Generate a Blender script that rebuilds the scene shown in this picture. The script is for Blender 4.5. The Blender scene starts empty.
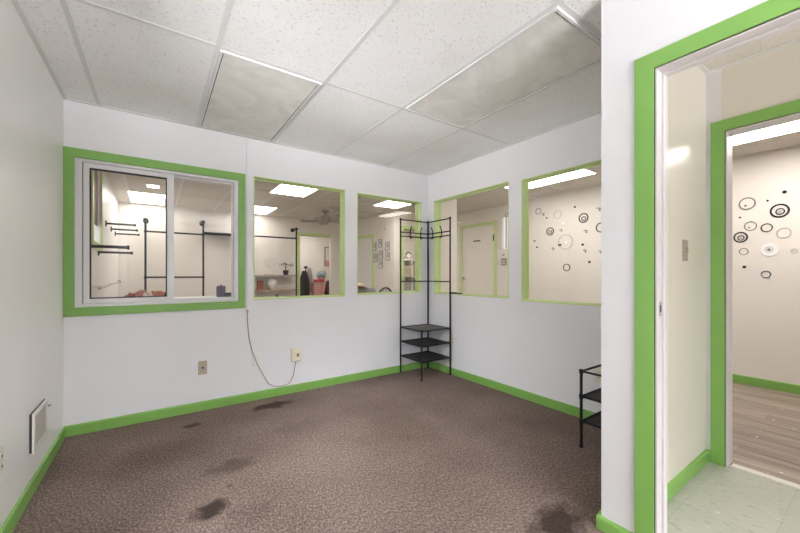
import bpy, bmesh, math, random
from mathutils import Vector, Matrix
C = bpy.context.scene
COL = C.collection
PI = math.pi
random.seed(7)

# ------------------------------------------------------------------ camera, world, light, exposure
HC = 2.354                                   # ceiling height of the whole unit
cam = bpy.data.objects.new('camera', bpy.data.cameras.new('camera'))
COL.objects.link(cam)
cam.location = (0, 0, 1.1293)
cam.rotation_euler = (PI / 2, 0, -math.radians(34.909))
cam.data.sensor_width = 36
cam.data.lens = 348.0 / 800 * 36
cam.data.shift_y = 8.16 / 800
cam.data.clip_start = 0.02
C.camera = cam

world = bpy.data.worlds.new('daylight'); C.world = world; world.use_nodes = True
bg = world.node_tree.nodes['Background']
bg.inputs[0].default_value = (0.80, 0.88, 1.0, 1); bg.inputs[1].default_value = 0.7

def area(name, loc, rot, sx, sy, power, col):
    l = bpy.data.lights.new(name, 'AREA'); l.shape = 'RECTANGLE'; l.size = sx; l.size_y = sy
    l.energy = power; l.color = col
    o = bpy.data.objects.new(name, l); o.location = loc; o.rotation_euler = rot; COL.objects.link(o)
    return o
# added fill lights outside the added windows: upward from below, downward from above
area('rear_fill_up', (0.9, -7.5, -0.4), (PI, 0, 0), 8.0, 7.0, 9900, (0.975, 0.97, 1.0))
area('rear_fill_down', (0.9, -6.1, 4.4), (math.radians(38), 0, 0), 7.0, 4.0, 2050, (0.92, 0.94, 1.0))
area('side_fill_up', (-7.0, -1.5, -0.4), (PI, 0, 0), 8.0, 5.0, 2600, (0.975, 0.97, 1.0))
area('side_fill_down', (-5.5, -1.5, 4.2), (0, math.radians(-40), 0), 4.0, 4.6, 1300, (0.92, 0.94, 1.0))

LAMP = 15.0                                   # radiance of the lit ceiling panels
vs = C.view_settings
vs.view_transform = 'Standard'; vs.look = 'None'; vs.gamma = 1; vs.use_curve_mapping = False
vs.exposure = 0.20
C.cycles.max_bounces = 14; C.cycles.diffuse_bounces = 8; C.cycles.transparent_max_bounces = 24
C.cycles.sample_clamp_indirect = 6

# ------------------------------------------------------------------ materials
def nodes(m):
    m.use_nodes = True
    nt = m.node_tree
    return nt, nt.nodes, nt.links, nt.nodes['Principled BSDF']

def mat(name, col, rough=0.5, metal=0.0, noise=12.0, amt=0.06, bump=0.0, spec=0.5):
    """plain paint / plastic / metal with a slight procedural mottling"""
    m = bpy.data.materials.new(name); nt, N, L, P = nodes(m)
    tc = N.new('ShaderNodeTexCoord'); nz = N.new('ShaderNodeTexNoise')
    nz.inputs['Scale'].default_value = noise; nz.inputs['Detail'].default_value = 4
    L.new(tc.outputs['Object'], nz.inputs['Vector'])
    mx = N.new('ShaderNodeMix'); mx.data_type = 'RGBA'
    mx.inputs[6].default_value = (*[c * (1 - amt) for c in col], 1)
    mx.inputs[7].default_value = (*[min(1, c * (1 + amt)) for c in col], 1)
    L.new(nz.outputs['Fac'], mx.inputs[0]); L.new(mx.outputs[2], P.inputs['Base Color'])
    P.inputs['Roughness'].default_value = rough; P.inputs['Metallic'].default_value = metal
    P.inputs['Specular IOR Level'].default_value = spec
    if bump:
        b = N.new('ShaderNodeBump'); b.inputs['Strength'].default_value = bump; b.inputs['Distance'].default_value = 0.01
        L.new(nz.outputs['Fac'], b.inputs['Height']); L.new(b.outputs[0], P.inputs['Normal'])
    return m

def emis(name, col, s):
    m = bpy.data.materials.new(name); nt, N, L, P = nodes(m)
    P.inputs['Base Color'].default_value = (0.9, 0.9, 0.88, 1)
    P.inputs['Emission Color'].default_value = (*col, 1); P.inputs['Emission Strength'].default_value = s
    return m

def glass_mat():
    m = bpy.data.materials.new('clear_glass'); nt, N, L, P = nodes(m)
    N.remove(P)
    t = N.new('ShaderNodeBsdfTransparent'); t.inputs[0].default_value = (0.985, 0.99, 0.985, 1)
    g = N.new('ShaderNodeBsdfGlossy'); g.inputs['Roughness'].default_value = 0.015
    ge = N.new('ShaderNodeNewGeometry')                       # Schlick reflectance, the same from both faces of the thin pane
    dt = N.new('ShaderNodeVectorMath'); dt.operation = 'DOT_PRODUCT'; L.new(ge.outputs['Incoming'], dt.inputs[0]); L.new(ge.outputs['Normal'], dt.inputs[1])
    ab = N.new('ShaderNodeMath'); ab.operation = 'ABSOLUTE'; L.new(dt.outputs['Value'], ab.inputs[0])
    iv = N.new('ShaderNodeMath'); iv.operation = 'SUBTRACT'; iv.inputs[0].default_value = 1; L.new(ab.outputs[0], iv.inputs[1])
    pw = N.new('ShaderNodeMath'); pw.operation = 'POWER'; pw.inputs[1].default_value = 5; L.new(iv.outputs[0], pw.inputs[0])
    f = N.new('ShaderNodeMath'); f.operation = 'MULTIPLY_ADD'; f.inputs[1].default_value = 0.97; f.inputs[2].default_value = 0.025; f.use_clamp = True
    L.new(pw.outputs[0], f.inputs[0])
    mx = N.new('ShaderNodeMixShader')
    L.new(f.outputs[0], mx.inputs[0]); L.new(t.outputs[0], mx.inputs[1]); L.new(g.outputs[0], mx.inputs[2])
    L.new(mx.outputs[0], N['Material Output'].inputs[0])
    return m

def ramp(N, stops):
    r = N.new('ShaderNodeValToRGB'); e = r.color_ramp.elements
    while len(e) < len(stops): e.new(0.5)
    for k, (p, c) in enumerate(stops):
        e[k].position = p; e[k].color = (*c, 1) if len(c) == 3 else c
    return r

def carpet_mat():
    m = bpy.data.materials.new('worn_loop_carpet'); nt, N, L, P = nodes(m)
    tc = N.new('ShaderNodeTexCoord')
    fine = N.new('ShaderNodeTexNoise'); fine.inputs['Scale'].default_value = 100; fine.inputs['Detail'].default_value = 4; fine.inputs['Roughness'].default_value = 0.75
    mp = N.new('ShaderNodeMapping'); mp.inputs['Rotation'].default_value = (0, 0, 0.5); mp.inputs['Scale'].default_value = (1.0, 0.7, 1)
    L.new(tc.outputs['Object'], mp.inputs['Vector']); L.new(mp.outputs[0], fine.inputs['Vector'])
    r = ramp(N, [(0.30, (0.078, 0.055, 0.046)), (0.50, (0.208, 0.156, 0.132)), (0.66, (0.42, 0.335, 0.29))])
    L.new(fine.outputs['Fac'], r.inputs[0])
    big = N.new('ShaderNodeTexNoise'); big.inputs['Scale'].default_value = 1.6; big.inputs['Detail'].default_value = 5
    L.new(tc.outputs['Object'], big.inputs['Vector'])
    rb = ramp(N, [(0.3, (0.72, 0.70, 0.68)), (0.62, (1.0, 1.0, 1.0))])
    L.new(big.outputs['Fac'], rb.inputs[0])
    mul = N.new('ShaderNodeMix'); mul.data_type = 'RGBA'; mul.blend_type = 'MULTIPLY'; mul.inputs[0].default_value = 1
    L.new(r.outputs[0], mul.inputs[6]); L.new(rb.outputs[0], mul.inputs[7])
    # spilled stains, each with its own place and ragged edge
    wob = N.new('ShaderNodeTexNoise'); wob.inputs['Scale'].default_value = 11; wob.inputs['Detail'].default_value = 3
    L.new(tc.outputs['Object'], wob.inputs['Vector'])
    cur = mul.outputs[2]
    for (x, y, rx, ry, k) in [(0.816, 3.09, 0.17, 0.075, 0.85), (0.221, 1.885, 0.085, 0.07, 0.9), (0.36, 2.25, 0.12, 0.085, 0.5),
                              (1.49, 0.885, 0.17, 0.10, 0.9), (0.202, 3.03, 0.07, 0.04, 0.7), (0.90, 2.55, 0.28, 0.12, 0.16), (0.02, 2.6, 0.3, 0.2, 0.15),
                              (0.32, 2.05, 0.016, 0.014, 0.6), (1.3, 1.9, 0.3, 0.25, 0.10), (0.35, 1.75, 0.12, 0.09, 0.22)]:
        sub = N.new('ShaderNodeVectorMath'); sub.operation = 'SUBTRACT'; sub.inputs[1].default_value = (x, y, 0)
        L.new(tc.outputs['Object'], sub.inputs[0])
        sc = N.new('ShaderNodeVectorMath'); sc.operation = 'MULTIPLY'; sc.inputs[1].default_value = (1 / rx, 1 / ry, 0)
        L.new(sub.outputs[0], sc.inputs[0])
        ln = N.new('ShaderNodeVectorMath'); ln.operation = 'LENGTH'; L.new(sc.outputs[0], ln.inputs[0])
        ad = N.new('ShaderNodeMath'); ad.operation = 'MULTIPLY_ADD'; ad.inputs[1].default_value = 1.6; 
        L.new(wob.outputs['Fac'], ad.inputs[0]); L.new(ln.outputs['Value'], ad.inputs[2])
        mr = N.new('ShaderNodeMapRange'); mr.inputs[1].default_value = 1.35; mr.inputs[2].default_value = 2.0
        mr.inputs[3].default_value = k; mr.inputs[4].default_value = 0
        L.new(ad.outputs[0], mr.inputs[0])
        mx = N.new('ShaderNodeMix'); mx.data_type = 'RGBA'; mx.inputs[7].default_value = (0.040, 0.027, 0.022, 1)
        L.new(mr.outputs[0], mx.inputs[0]); L.new(cur, mx.inputs[6]); cur = mx.outputs[2]
    L.new(cur, P.inputs['Base Color'])
    P.inputs['Roughness'].default_value = 0.95; P.inputs['Specular IOR Level'].default_value = 0.1
    b = N.new('ShaderNodeBump'); b.inputs['Strength'].default_value = 0.5; b.inputs['Distance'].default_value = 0.006
    L.new(fine.outputs['Fac'], b.inputs['Height']); L.new(b.outputs[0], P.inputs['Normal'])
    return m

def tile_mat(name, base, pit, stain=0.0):
    m = bpy.data.materials.new(name); nt, N, L, P = nodes(m)
    tc = N.new('ShaderNodeTexCoord')
    a = N.new('ShaderNodeTexNoise'); a.inputs['Scale'].default_value = 70; a.inputs['Detail'].default_value = 2
    L.new(tc.outputs['Object'], a.inputs['Vector'])
    r = ramp(N, [(0.31, pit), (0.40, base)])
    L.new(a.outputs['Fac'], r.inputs[0])
    g = N.new('ShaderNodeTexNoise'); g.inputs['Scale'].default_value = 1.3; g.inputs['Detail'].default_value = 4
    L.new(tc.outputs['Object'], g.inputs['Vector'])
    rg = ramp(N, [(0.35, (0.93, 0.925, 0.91)), (0.6, (1, 1, 1))]); L.new(g.outputs['Fac'], rg.inputs[0])
    mul = N.new('ShaderNodeMix'); mul.data_type = 'RGBA'; mul.blend_type = 'MULTIPLY'; mul.inputs[0].default_value = 1
    L.new(r.outputs[0], mul.inputs[6]); L.new(rg.outputs[0], mul.inputs[7]); L.new(mul.outputs[2], P.inputs['Base Color'])
    P.inputs['Roughness'].default_value = 0.9; P.inputs['Specular IOR Level'].default_value = 0.15
    b = N.new('ShaderNodeBump'); b.inputs['Strength'].default_value = 0.25; b.inputs['Distance'].default_value = 0.004
    L.new(a.outputs['Fac'], b.inputs['Height']); L.new(b.outputs[0], P.inputs['Normal'])
    return m

def plank_mat():
    m = bpy.data.materials.new('grey_brown_planks'); nt, N, L, P = nodes(m)
    tc = N.new('ShaderNodeTexCoord')
    mp = N.new('ShaderNodeMapping'); mp.inputs['Rotation'].default_value = (0, 0, PI / 2); L.new(tc.outputs['Object'], mp.inputs['Vector'])
    br = N.new('ShaderNodeTexBrick'); br.inputs['Scale'].default_value = 1; br.inputs['Brick Width'].default_value = 1.2; br.inputs['Row Height'].default_value = 0.15
    br.inputs['Mortar Size'].default_value = 0.0012; br.inputs['Color1'].default_value = (0.80, 0.80, 0.80, 1); br.inputs['Color2'].default_value = (1.1, 1.08, 1.05, 1); br.inputs['Mortar'].default_value = (0.55, 0.5, 0.46, 1)
    L.new(mp.outputs[0], br.inputs['Vector'])
    m2 = N.new('ShaderNodeMapping'); m2.inputs['Scale'].default_value = (26, 1.3, 1); L.new(tc.outputs['Object'], m2.inputs['Vector'])
    nz = N.new('ShaderNodeTexNoise'); nz.inputs['Scale'].default_value = 1; nz.inputs['Detail'].default_value = 6; nz.inputs['Distortion'].default_value = 0.3
    L.new(m2.outputs[0], nz.inputs['Vector'])
    r = ramp(N, [(0.3, (0.20, 0.155, 0.125)), (0.52, (0.33, 0.27, 0.23)), (0.72, (0.46, 0.40, 0.35))]); L.new(nz.outputs['Fac'], r.inputs[0])
    mul = N.new('ShaderNodeMix'); mul.data_type = 'RGBA'; mul.blend_type = 'MULTIPLY'; mul.inputs[0].default_value = 1
    L.new(r.outputs[0], mul.inputs[6]); L.new(br.outputs['Color'], mul.inputs[7])
    sp = N.new('ShaderNodeTexNoise'); sp.inputs['Scale'].default_value = 22; sp.inputs['Detail'].default_value = 2; L.new(tc.outputs['Object'], sp.inputs['Vector'])
    rs = ramp(N, [(0.705, (0, 0, 0)), (0.74, (1, 1, 1))]); L.new(sp.outputs['Fac'], rs.inputs[0])
    mx = N.new('ShaderNodeMix'); mx.data_type = 'RGBA'; mx.inputs[7].default_value = (0.75, 0.73, 0.7, 1)
    L.new(rs.outputs[0], mx.inputs[0]); L.new(mul.outputs[2], mx.inputs[6]); L.new(mx.outputs[2], P.inputs['Base Color'])
    P.inputs['Roughness'].default_value = 0.45
    return m

def vinyl_mat():
    m = bpy.data.materials.new('pale_green_vinyl_tile'); nt, N, L, P = nodes(m)
    tc = N.new('ShaderNodeTexCoord')
    br = N.new('ShaderNodeTexBrick'); br.offset = 0; br.inputs['Scale'].default_value = 1; br.inputs['Brick Width'].default_value = 0.305; br.inputs['Row Height'].default_value = 0.305
    br.inputs['Mortar Size'].default_value = 0.0012; br.inputs['Color1'].default_value = (0.39, 0.405, 0.345, 1); br.inputs['Color2'].default_value = (0.435, 0.445, 0.385, 1); br.inputs['Mortar'].default_value = (0.32, 0.335, 0.28, 1)
    L.new(tc.outputs['Object'], br.inputs['Vector'])
    mp = N.new('ShaderNodeMapping'); mp.inputs['Scale'].default_value = (1, 0.45, 1); mp.inputs['Rotation'].default_value = (0, 0, 0.4); L.new(tc.outputs['Object'], mp.inputs['Vector'])
    nz = N.new('ShaderNodeTexNoise'); nz.inputs['Scale'].default_value = 48; nz.inputs['Detail'].default_value = 3; L.new(mp.outputs[0], nz.inputs['Vector'])
    r = ramp(N, [(0.30, (0.72, 0.74, 0.68)), (0.42, (1, 1, 1)), (0.66, (1, 1, 1)), (0.73, (1.5, 1.5, 1.5))]); L.new(nz.outputs['Fac'], r.inputs[0])
    mul = N.new('ShaderNodeMix'); mul.data_type = 'RGBA'; mul.blend_type = 'MULTIPLY'; mul.inputs[0].default_value = 1
    L.new(br.outputs['Color'], mul.inputs[6]); L.new(r.outputs[0], mul.inputs[7]); L.new(mul.outputs[2], P.inputs['Base Color'])
    P.inputs['Roughness'].default_value = 0.35
    return m

def dusty_lens_mat():
    m = bpy.data.materials.new('dusty_acrylic_lens'); nt, N, L, P = nodes(m)
    tc = N.new('ShaderNodeTexCoord')
    nz = N.new('ShaderNodeTexNoise'); nz.inputs['Scale'].default_value = 3.2; nz.inputs['Detail'].default_value = 5; nz.inputs['Distortion'].default_value = 2.2
    L.new(tc.outputs['Object'], nz.inputs['Vector'])
    r = ramp(N, [(0.28, (0.68, 0.665, 0.62)), (0.5, (0.76, 0.745, 0.705)), (0.72, (0.83, 0.82, 0.79))]); L.new(nz.outputs['Fac'], r.inputs[0])
    L.new(r.outputs[0], P.inputs['Base Color']); P.inputs['Roughness'].default_value = 0.55
    return m

M = dict(
    white=mat('white_wall_paint', (0.80, 0.795, 0.815), 0.42, noise=2.5, amt=0.015, bump=0.02),
    leftw=mat('brightened_gloss_panel', (0.885, 0.88, 0.87), 0.33, noise=2.0, amt=0.02, bump=0.02),  # gloss panel; white raised above the other walls to make up for missing light
    cream=mat('cream_wall_paint', (0.78, 0.735, 0.685), 0.7, noise=2.5, amt=0.02, spec=0.25),
    hall=mat('cream_gloss_wall', (0.72, 0.685, 0.61), 0.30, noise=2.5, amt=0.03),
    green=mat('lime_green_paint', (0.20, 0.405, 0.088), 0.36, noise=9, amt=0.07),
    lgreen=mat('yellow_green_paint', (0.56, 0.69, 0.31), 0.4, noise=9, amt=0.06),
    vinylw=mat('white_vinyl_frame', (0.78, 0.77, 0.78), 0.3, noise=8, amt=0.03),
    jamb=mat('chipped_white_jamb', (0.60, 0.565, 0.56), 0.35, noise=25, amt=0.05),
    black=mat('black_metal', (0.012, 0.012, 0.014), 0.38, 0.3, noise=30, amt=0.3),
    pipe=mat('dark_iron_pipe', (0.020, 0.018, 0.020), 0.45, 0.4, noise=30, amt=0.3),
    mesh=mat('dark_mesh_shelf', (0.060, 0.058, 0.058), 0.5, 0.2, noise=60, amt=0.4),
    topdeck=mat('sheen_grey_deck', (0.22, 0.205, 0.195), 0.35, 0.2, noise=40, amt=0.3),  # lighter than the lower decks: reflected light put into the colour
    tbar=mat('white_tee_bar', (0.72, 0.72, 0.715), 0.6, noise=8, amt=0.03),
    gap=mat('dark_gap', (0.05, 0.042, 0.04), 0.8, noise=10, amt=0.2),
    tan=mat('tan_plate', (0.45, 0.38, 0.29), 0.4, noise=20, amt=0.08),
    ivory=mat('ivory_plastic', (0.76, 0.72, 0.58), 0.35, noise=20, amt=0.04),
    whitep=mat('white_plastic', (0.80, 0.79, 0.77), 0.35, noise=20, amt=0.03),
    steel=mat('brushed_steel', (0.42, 0.40, 0.37), 0.35, 0.7, noise=40, amt=0.1),
    plate=mat('worn_metal_plate', (0.33, 0.30, 0.255), 0.45, 0.0, noise=40, amt=0.1),
    cord=mat('brown_grey_cord', (0.30, 0.25, 0.23), 0.5, noise=30, amt=0.1),
    grille=mat('beige_grille', (0.52, 0.47, 0.41), 0.5, noise=20, amt=0.08),
    wood=mat('shelf_board', (0.42, 0.30, 0.19), 0.5, noise=20, amt=0.2),
    greyb=mat('grey_shelf_board', (0.36, 0.34, 0.32), 0.5, noise=20, amt=0.1),
    rust=mat('reddish_brown_box', (0.30, 0.075, 0.032), 0.5, noise=30, amt=0.3),
    leaf=mat('dark_leaf', (0.035, 0.055, 0.030), 0.5, noise=30, amt=0.3),
    pot=mat('dark_pot', (0.05, 0.025, 0.025), 0.4, noise=20, amt=0.2),
    fabric_dark=mat('dark_fabric', (0.030, 0.024, 0.028), 0.85, noise=40, amt=0.4, bump=0.1),
    fabric_grey=mat('grey_fabric', (0.30, 0.30, 0.295), 0.85, noise=40, amt=0.15, bump=0.1),
    fabric_lt=mat('light_fabric', (0.62, 0.57, 0.52), 0.85, noise=30, amt=0.15, bump=0.1),
    fabric_red=mat('dull_red_fabric', (0.32, 0.11, 0.10), 0.85, noise=25, amt=0.35, bump=0.1),
    fabric_brown=mat('rust_fabric', (0.36, 0.13, 0.07), 0.85, noise=25, amt=0.35, bump=0.1),
    red=mat('red_plastic', (0.52, 0.045, 0.05), 0.4, noise=20, amt=0.15),
    pink=mat('pink_patterned_card', (0.62, 0.27, 0.23), 0.6, noise=30, amt=0.45),
    teal=mat('blue_grey_plastic', (0.20, 0.32, 0.35), 0.35, noise=20, amt=0.12),
    purple=mat('purple_plastic', (0.070, 0.050, 0.110), 0.5, noise=20, amt=0.15),
    straw=mat('straw', (0.66, 0.52, 0.36), 0.7, noise=40, amt=0.15),
    maroon=mat('maroon_cloth', (0.09, 0.018, 0.02), 0.8, noise=30, amt=0.3),
    shade=mat('brown_blind', (0.25, 0.115, 0.085), 0.6, noise=14, amt=0.12),
    pale=mat('pale_print', (0.70, 0.68, 0.66), 0.5, noise=14, amt=0.08),
    greyp=mat('grey_print', (0.36, 0.35, 0.34), 0.5, noise=40, amt=0.3),
    ringd=mat('dark_mirror_decal', (0.045, 0.045, 0.05), 0.25, 0.4, noise=20, amt=0.2),
    ringg=mat('grey_mirror_decal', (0.34, 0.33, 0.315), 0.25, 0.4, noise=20, amt=0.15),
    ringp=mat('pale_silver_decal', (0.56, 0.54, 0.50), 0.3, 0.2, noise=20, amt=0.1),
    ringw=mat('white_decal', (0.88, 0.88, 0.90), 0.3, noise=20, amt=0.05),
    fanw=mat('fan_grey', (0.36, 0.34, 0.31), 0.5, noise=20, amt=0.06),
    carpet=carpet_mat(), tile=tile_mat('acoustic_tile', (0.90, 0.90, 0.90), (0.72, 0.71, 0.70)),
    shoptile=tile_mat('shop_acoustic_tile', (0.70, 0.655, 0.60), (0.55, 0.50, 0.45)),
    plank=plank_mat(), vinyl=vinyl_mat(), lens=dusty_lens_mat(), glass=glass_mat(),
    lampsoft=emis('lit_panel_soft', (1.0, 0.945, 0.88), LAMP*0.5), lamp=emis('lit_panel', (1.0, 0.95, 0.90), LAMP), daypane=emis('daylit_blind', (0.95, 0.97, 1.0), 0.9),
)

# ------------------------------------------------------------------ geometry helpers
def B(): return bmesh.new()
def box(bm, x0, x1, y0, y1, z0, z1):
    v = [bm.verts.new(p) for p in ((x0,y0,z0),(x1,y0,z0),(x1,y1,z0),(x0,y1,z0),(x0,y0,z1),(x1,y0,z1),(x1,y1,z1),(x0,y1,z1))]
    for f in ((3,2,1,0),(4,5,6,7),(0,1,5,4),(1,2,6,5),(2,3,7,6),(3,0,4,7)): bm.faces.new([v[i] for i in f])
    return bm
def frame_of(d):
    d = d.normalized(); a = Vector((0, 0, 1)) if abs(d.z) < 0.9 else Vector((1, 0, 0))
    u = d.cross(a).normalized(); return u, d.cross(u).normalized()
def tube(bm, pts, r, seg=10, cap=True):
    pts = [Vector(p) for p in pts]; rings = []
    rr = r if isinstance(r, (list, tuple)) else [r] * len(pts)
    u = None
    for i, p in enumerate(pts):
        d = (pts[min(i + 1, len(pts) - 1)] - pts[max(i - 1, 0)])
        if u is None: u, w = frame_of(d)
        else:
            dn = d.normalized(); u = (u - dn * u.dot(dn)).normalized(); w = dn.cross(u)
        rings.append([bm.verts.new(p + rr[i] * (math.cos(2*PI*k/seg) * u + math.sin(2*PI*k/seg) * w)) for k in range(seg)])
    for a, b in zip(rings, rings[1:]):
        for k in range(seg): bm.faces.new((a[k], a[(k+1) % seg], b[(k+1) % seg], b[k]))
    if cap:
        bm.faces.new(list(reversed(rings[0]))); bm.faces.new(rings[-1])
    return bm
def lathe(bm, prof, c, axis='z', seg=24):
    c = Vector(c); rings = []
    for r, h in prof:
        ring = []
        for k in range(seg):
            a, b = r * math.cos(2*PI*k/seg), r * math.sin(2*PI*k/seg)
            p = {'z': (a, b, h), 'y': (a, h, b), 'x': (h, a, b)}[axis]
            ring.append(bm.verts.new(c + Vector(p)))
        rings.append(ring)
    for a, b in zip(rings, rings[1:]):
        for k in range(seg): bm.faces.new((a[k], a[(k+1) % seg], b[(k+1) % seg], b[k]))
    bm.faces.new(list(reversed(rings[0]))); bm.faces.new(rings[-1])
    return bm
def amap(axis, a, z, d): return (a, d, z) if axis == 'y' else (d, a, z)      # wall coordinates: along, up, through
def prism(bm, axis, poly, d0, d1):
    lo = [bm.verts.new(amap(axis, a, z, d0)) for a, z in poly]; hi = [bm.verts.new(amap(axis, a, z, d1)) for a, z in poly]
    n = len(poly)
    for k in range(n): bm.faces.new((lo[k], lo[(k+1) % n], hi[(k+1) % n], hi[k]))
    bm.faces.new(list(reversed(lo))); bm.faces.new(hi)
    return bm
def frame(bm, axis, o, i, d0, d1, sides='LRTB'):
    (a0, a1, z0, z1), (b0, b1, y0, y1) = o, i
    if 'L' in sides: prism(bm, axis, [(a0,z0),(b0,y0),(b0,y1),(a0,z1)], d0, d1)
    if 'R' in sides: prism(bm, axis, [(a1,z0),(a1,z1),(b1,y1),(b1,y0)], d0, d1)
    if 'T' in sides: prism(bm, axis, [(a0,z1),(b0,y1),(b1,y1),(a1,z1)], d0, d1)
    if 'B' in sides: prism(bm, axis, [(a0,z0),(a1,z0),(b1,y0),(b0,y0)], d0, d1)
    return bm
def rect(bm, axis, a0, a1, z0, z1, d0, d1): return prism(bm, axis, [(a0,z0),(a1,z0),(a1,z1),(a0,z1)], d0, d1)
def annulus(bm, axis, a, z, r0, r1, d0, d1, seg=32):
    for k in range(seg):
        t0, t1 = 2*PI*k/seg, 2*PI*(k+1)/seg
        f = lambda r, t: (a + r*math.cos(t), z + r*math.sin(t))
        prism(bm, axis, [f(r1,t0), f(r1,t1), f(r0,t1), f(r0,t0)], d0, d1)
    return bm
def disc(bm, axis, a, z, r, d0, d1, seg=24):
    return prism(bm, axis, [(a + r*math.cos(2*PI*k/seg), z + r*math.sin(2*PI*k/seg)) for k in range(seg)], d0, d1)
def ball(bm, c, rx, ry, rz, seg=16):
    r = bmesh.ops.create_uvsphere(bm, u_segments=seg, v_segments=max(6, seg // 2), radius=1)
    for v in r['verts']: v.co = Vector((v.co.x*rx + c[0], v.co.y*ry + c[1], v.co.z*rz + c[2]))
    return bm
def world_of(o):
    p = Vector((0, 0, 0))
    while o: p += o.location; o = o.parent
    return p
def obj(name, bm, m, parent=None, smooth=False, bevel=0.0, sub=0):
    bmesh.ops.remove_doubles(bm, verts=bm.verts, dist=1e-6)
    bmesh.ops.recalc_face_normals(bm, faces=bm.faces)
    if parent is None:
        xs = [v.co for v in bm.verts]
        org = Vector(((min(v.x for v in xs)+max(v.x for v in xs))/2, (min(v.y for v in xs)+max(v.y for v in xs))/2, min(v.z for v in xs)))
    else: org = world_of(parent)
    me = bpy.data.meshes.new(name)
    for v in bm.verts: v.co -= org
    if smooth:
        for f in bm.faces: f.smooth = True
    bm.to_mesh(me); bm.free()
    if smooth: me.set_sharp_from_angle(angle=math.radians(40))
    me.materials.append(M[m])
    o = bpy.data.objects.new(name, me); COL.objects.link(o)
    if parent is None: o.location = org
    else: o.parent = parent
    if bevel:
        b = o.modifiers.new('bevel', 'BEVEL'); b.width = bevel; b.segments = 2; b.limit_method = 'ANGLE'
    if sub:
        s = o.modifiers.new('sub', 'SUBSURF'); s.levels = sub; s.render_levels = sub
    return o
def tag(o, label, cat, group=None):
    o['label'] = label; o['category'] = cat
    if group: o['group'] = group
    return o
def thing(name, label, cat, loc, group=None):
    o = bpy.data.objects.new(name, None); COL.objects.link(o); o.location = loc; o.empty_display_size = 0.1
    return tag(o, label, cat, group)
def struct(name, bm, m, **k):
    o = obj(name, bm, m, **k); o['kind'] = 'structure'
    if m in ('white', 'leftw', 'cream', 'hall', 'tile', 'shoptile', 'carpet', 'plank', 'vinyl') and not k.get('parent'):
        d = Vector(o.location)                     # room surfaces keep world-sized texture coordinates
        for v in o.data.vertices: v.co += d
        o.location = (0, 0, 0)
    return o
def sroot(name, loc):
    o = bpy.data.objects.new(name, None); COL.objects.link(o); o.location = loc; o['kind'] = 'structure'; o.empty_display_size = 0.1
    return o
def wall(name, axis, a0, a1, d0, d1, m, holes=(), z0=0.0, z1=HC + 0.02):
    bm = B()
    As = sorted({a0, a1, *[h[0] for h in holes], *[h[1] for h in holes]}); Zs = sorted({z0, z1, *[h[2] for h in holes], *[h[3] for h in holes]})
    for p, q in zip(As, As[1:]):
        run = None
        for r, s in zip(Zs, Zs[1:]):
            if any(h[0] <= p and q <= h[1] and h[2] <= r and s <= h[3] for h in holes):
                if run: rect(bm, axis, p, q, run[0], run[1], d0, d1); run = None
            else: run = (run[0], s) if run else (r, s)
        if run: rect(bm, axis, p, q, run[0], run[1], d0, d1)
    return struct(name, bm, m)
def skirting(name, axis, a0, a1, d, s, h=0.075, t=0.013, m='green'):
    """baseboard along a wall face at d, sticking out towards s"""
    bm = B(); n = 8
    prof = [(0, 0), (t, 0), (t, h - 0.012)] + [(t - 0.010*(1-math.cos(k*PI/2/4)), h - 0.012 + 0.012*math.sin(k*PI/2/4)) for k in range(1, 5)] + [(0, h)]
    lo = []; hi = []
    for p, z in prof:
        lo.append(bm.verts.new((a0, d + s*p, z) if axis == 'y' else (d + s*p, a0, z)))
        hi.append(bm.verts.new((a1, d + s*p, z) if axis == 'y' else (d + s*p, a1, z)))
    k = len(prof)
    for i in range(k): bm.faces.new((lo[i], lo[(i+1) % k], hi[(i+1) % k], hi[i]))
    bm.faces.new(list(reversed(lo))); bm.faces.new(hi)
    return struct(name, bm, m)

# ------------------------------------------------------------------ key planes
XL, YA, XB = -0.534, 3.323, 2.745            # office: left wall, window wall, right window wall
TW = 0.075                                    # door wall thickness
T = 0.10                                     # partition thickness
XW, YJ = 1.62, 0.757                         # door wall, jog wall (office faces)
XC, YF = 4.98, 7.46                          # shop: ring wall, far wall
XN, YN = 3.74, 5.56                          # shop: nook block
YR = -2.8                                    # rear

# ------------------------------------------------------------------ shell
def slab(name, m, rects, z0, z1):
    bm = B()
    for r in rects: box(bm, *r, z0, z1)
    return struct(name, bm, m)
slab('floor', 'carpet', [(XL, XW + 0.03, YR, YJ - 0.05), (XL, XB, YJ - 0.05, YA)], -0.06, 0)
slab('floor_hall', 'vinyl', [(XW + 0.03, XB + 0.05, YR, YJ - 0.05)], -0.06, 0)
slab('floor_shop', 'plank', [(XB + 0.05, XC + 0.1, -1.5, YA + T), (XL, XC + 1.5, YA + T, 9.2)], -0.06, 0)
slab('ceiling', 'tile', [(XL, XW + TW, YR, YJ), (XL, XB, YJ, YA)], HC, HC + 0.06)
slab('ceiling_hall', 'shoptile', [(XW + TW, XB, YR, YJ - 0.1)], HC, HC + 0.06)
slab('ceiling_shop', 'shoptile', [(XB + T, XC + 0.1, -1.5, YA + T), (XL, XC + 1.5, YA + T, 9.2)], HC, HC + 0.06)

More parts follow.
